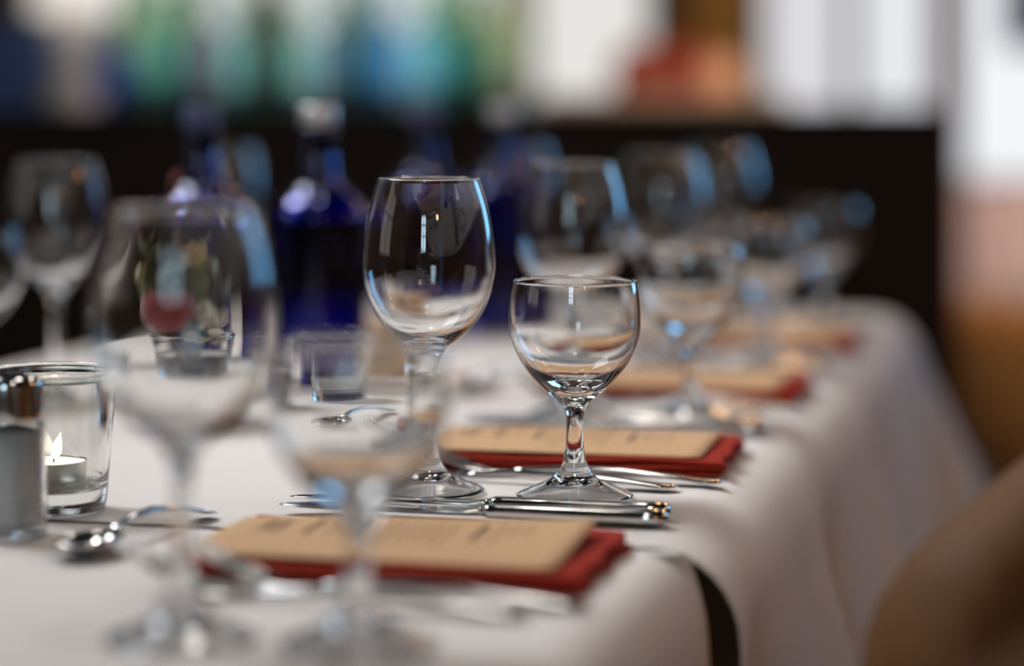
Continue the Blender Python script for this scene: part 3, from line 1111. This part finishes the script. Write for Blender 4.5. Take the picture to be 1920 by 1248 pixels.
# ------------------------------------------------------------------ the room beyond the partition
M_COUNTER = mat('counter_wood', (0.10, 0.075, 0.045), 0.5, noise=(8, 0.3))
ct = empty('bar_counter', (-0.62, 4.85, 0))
tag(ct, 'dark wooden counter with coloured bottles beyond the partition', 'counter')
obj('counter_body', box(-.62, .62, -.22, .25, 0, .93, .005), M_COUNTER, ct)
obj('counter_top', box(-.65, .65, -.26, .28, .93, .965, .006), M_COUNTER, ct)

BB = {}


def bar_bottle(px, y, h, r, color, label):
    x = px_(px, y)
    nm = 'tinted_glass_%02d' % len(BB)
    m = mat(nm, color, 0.08, trans=1.0, ior=1.45)
    BB[px, y] = 1
    root = empty('bar_bottle', (x, y, .966))
    tag(root, label, 'bottle', 'coloured bottles on the counter')
    out = [(0, .001), (r * .9, 0), (r, .006), (r, h * .55), (r * .85, h * .64), (r * .4, h * .74), (r * .33, h * .85), (r * .33, h * .97)]
    inn = [(r * .24, h * .97), (r * .24, h * .85), (r * .31, h * .74), (r * .76, h * .635), (r * .92, h * .55), (r * .92, .012), (0, .008)]
    obj('bottle_body', lathe(spline(out, 3) + spline(inn, 3), 28), m, root)
    obj('stopper', lathe([(0, h * .955), (r * .36, h * .955), (r * .38, h * .965), (r * .38, h * 1.0), (r * .3, h * 1.01), (0, h * 1.012)], 20), M_COUNTER, root)
    return root


for (px, y, h, r, c, l) in (
        (215, 4.72, .17, .036, (.06, .30, .95), 'small bright blue bottle beside the white lamp'),
        (300, 4.70, .24, .044, (.52, .84, .88), 'teal bottle on the counter, next to the small bright blue one'),
        (378, 4.76, .26, .038, (.55, .53, .62), 'grey violet bottle between two teal ones on the counter'),
        (456, 4.70, .23, .042, (.54, .85, .82), 'sea green bottle right of the grey violet one'),
        (546, 4.72, .22, .042, (.54, .83, .80), 'pale green bottle in the middle of the counter row'),
        (632, 4.72, .24, .040, (.40, .60, .75), 'steel blue bottle in the counter row'),
        (714, 4.70, .25, .042, (.28, .60, .86), 'strong blue bottle in the counter row'),
        (804, 4.70, .24, .046, (.48, .83, .94), 'light cyan bottle in the counter row'),
        (886, 4.78, .25, .042, (.34, .62, .54), 'dark green bottle at the right end of the counter'),
        (255, 5.00, .36, .044, (.70, .82, .62), 'tall leaf green bottle at the back left of the counter'),
        (340, 5.00, .36, .044, (.68, .80, .60), 'tall green bottle at the back, above the teal one'),
        (500, 5.02, .33, .050, (.36, .33, .18), 'tall dark olive bottle at the back of the counter'),
        (665, 5.00, .32, .044, (.50, .62, .50), 'tall bottle green bottle at the back of the counter'),
        (862, 5.02, .36, .046, (.55, .70, .44), 'tall grass green bottle at the back right'),
        (952, 5.04, .36, .040, (.72, .72, .46), 'tall khaki bottle at the back right end')):
    bar_bottle(px, y, h, r, c, l)

M_NAVY = mat('navy_box', (0.06, 0.12, 0.34), 0.6, noise=(10, 0.3))
bxo = empty('storage_box', (px_(20, 4.75), 4.75, .966))
tag(bxo, 'navy blue box on the counter left of the white lamp', 'box')
obj('box_body', box(-.075, .075, -.06, .06, 0, .145, .004), M_NAVY, bxo)
obj('box_lid', box(-.079, .079, -.064, .064, .145, .175, .004), M_NAVY, bxo)
M_CER = mat('pale_ceramic', (0.70, 0.66, 0.62), 0.4, noise=(10, 0.06))
M_LSH = mat('lamp_shade_lit', (0.8, 0.75, 0.68), 0.8, emis=((1.0, 0.93, 0.84), 0.75), noise=(10, 0.05))
lp = empty('table_lamp', (px_(138, 4.66), 4.66, .966))
tag(lp, 'pale column table lamp with lit white shade at the left of the counter', 'lamp')
obj('lamp_base', lathe(spline([(0, 0), (.050, 0), (.054, .012), (.048, .045), (.036, .06)], 3), 32), M_CER, lp)
obj('lamp_column', lathe([(.036, .055), (.036, .20), (.030, .205), (0, .205)], 32), M_CER, lp)
ls = obj('lamp_shade', lathe([(.085, .19), (.060, .36)], 32), M_LSH, lp)
ls.modifiers.new('thickness', 'SOLIDIFY').thickness = .002

# high table, red chair, candle globe, curtains
M_PALE = mat('pale_table_top', (0.66, 0.56, 0.44), 0.5, noise=(8, 0.1))
ht = empty('high_table', (px_(1212, 4.7), 4.7, 0))
tag(ht, 'high table with pale top beyond the partition', 'table')
obj('table_top', box(-.20, .25, -.25, .25, .975, 1.0, .008), M_PALE, ht)
obj('column', lathe([(.03, .02), (.03, .975)], 20), M_LEG, ht)
obj('table_foot', lathe([(0, 0), (.2, 0), (.2, .012), (.04, .03), (0, .03)], 28), M_LEG, ht)
M_REDC = mat('red_upholstery', (0.75, 0.14, 0.06), 0.7, noise=(12, 0.2))
rc = empty('high_chair', (px_(1262, 5.25), 5.25, 0))
tag(rc, 'red upholstered high chair behind the pale high table', 'chair')
obj('seat', box(-.17, .17, -.17, .17, .68, .76, .025, seg=3), M_REDC, rc)
obj('backrest', box(-.125, .115, .14, .19, .74, 1.115, .022, seg=3), M_REDC, rc)
for sx in (-1, 1):
    for sy in (-1, 1):
        obj('leg', box(sx * .14 - .018, sx * .14 + .018, sy * .14 - .018, sy * .14 + .018, 0, .68, .004, seg=1), M_LEG, rc)
obj('foot_rail', box(-.14, .14, -.155, -.135, .25, .275, .003), M_LEG, rc)
M_PEACH = mat('peach_glass', (0.75, 0.38, 0.22), 0.4, emis=((1.0, 0.45, 0.22), 0.38), noise=(10, 0.1))
gl = empty('candle_globe', (px_(1353, 4.62), 4.62, 1.001))
tag(gl, 'round peach candle globe glowing on the pale high table', 'candle holder')
obj('globe', lathe(spline([(0, .002), (.018, .003), (.034, .02), (.038, .04), (.030, .062), (.018, .074)], 4), 28), M_PEACH, gl)
obj('collar', lathe([(.0185, .070), (.021, .072), (.021, .080), (.0185, .082)], 28), M_SHADE, gl)


def curtain(name, x0, x1, y, z0, z1, m, label, n=5):
    bm = bmesh.new()
    K = n * 10
    a, b = [], []
    for i in range(K + 1):
        x = x0 + (x1 - x0) * i / K
        yy = y + .018 * math.sin(i / 10 * 2 * math.pi)
        a.append(bm.verts.new((x, yy, z0))); b.append(bm.verts.new((x, yy, z1)))
    for i in range(K): bm.faces.new((a[i], a[i + 1], b[i + 1], b[i]))
    r = empty('curtain', (0, 0, 0))
    tag(r, label, 'curtain')
    o = obj('drape', smooth(bm), m, r)
    if 'sheer' not in m.name: o.modifiers.new('thickness', 'SOLIDIFY').thickness = .003
    obj('curtain_rod', tube([(x0 - .03, y, z1 - .01), (x1 + .03, y, z1 - .01)], .006, 8), M_LEG, r)
    return r


M_MUST = mat('mustard_cloth', (0.80, 0.42, 0.08), 0.85, noise=(8, 0.2))
M_BCUR = mat('blue_cloth', (0.03, 0.09, 0.22), 0.85, noise=(8, 0.2))
curtain('curtain', px_(1296, 6.5), px_(1418, 6.5), 6.5, .15, 2.4, M_MUST, 'mustard yellow curtain between the bright windows')
curtain('curtain', px_(1885, 6.5), px_(2060, 6.5), 6.5, 1.13, 2.4, M_BCUR, 'short dark blue curtain at the top right corner', 4)

M_SHEER = mat('sheer_pink_cloth', (0.85, 0.50, 0.38), 0.9, noise=(10, 0.08))
_nt = M_SHEER.node_tree
_tr = _nt.nodes.new('ShaderNodeBsdfTranslucent')
_tr.inputs['Color'].default_value = (0.95, 0.60, 0.48, 1)
_mx = _nt.nodes.new('ShaderNodeMixShader')
_mx.inputs[0].default_value = 0.85
_nt.links.new(_nt.nodes['Principled BSDF'].outputs[0], _mx.inputs[1])
_nt.links.new(_tr.outputs[0], _mx.inputs[2])
_nt.links.new(_mx.outputs[0], _nt.nodes['Material Output'].inputs['Surface'])
curtain('curtain', px_(1800, 6.5), px_(2050, 6.5), 6.52, .39, .78, M_SHEER, 'short sheer pink curtain over the lower half of the right window', 5)
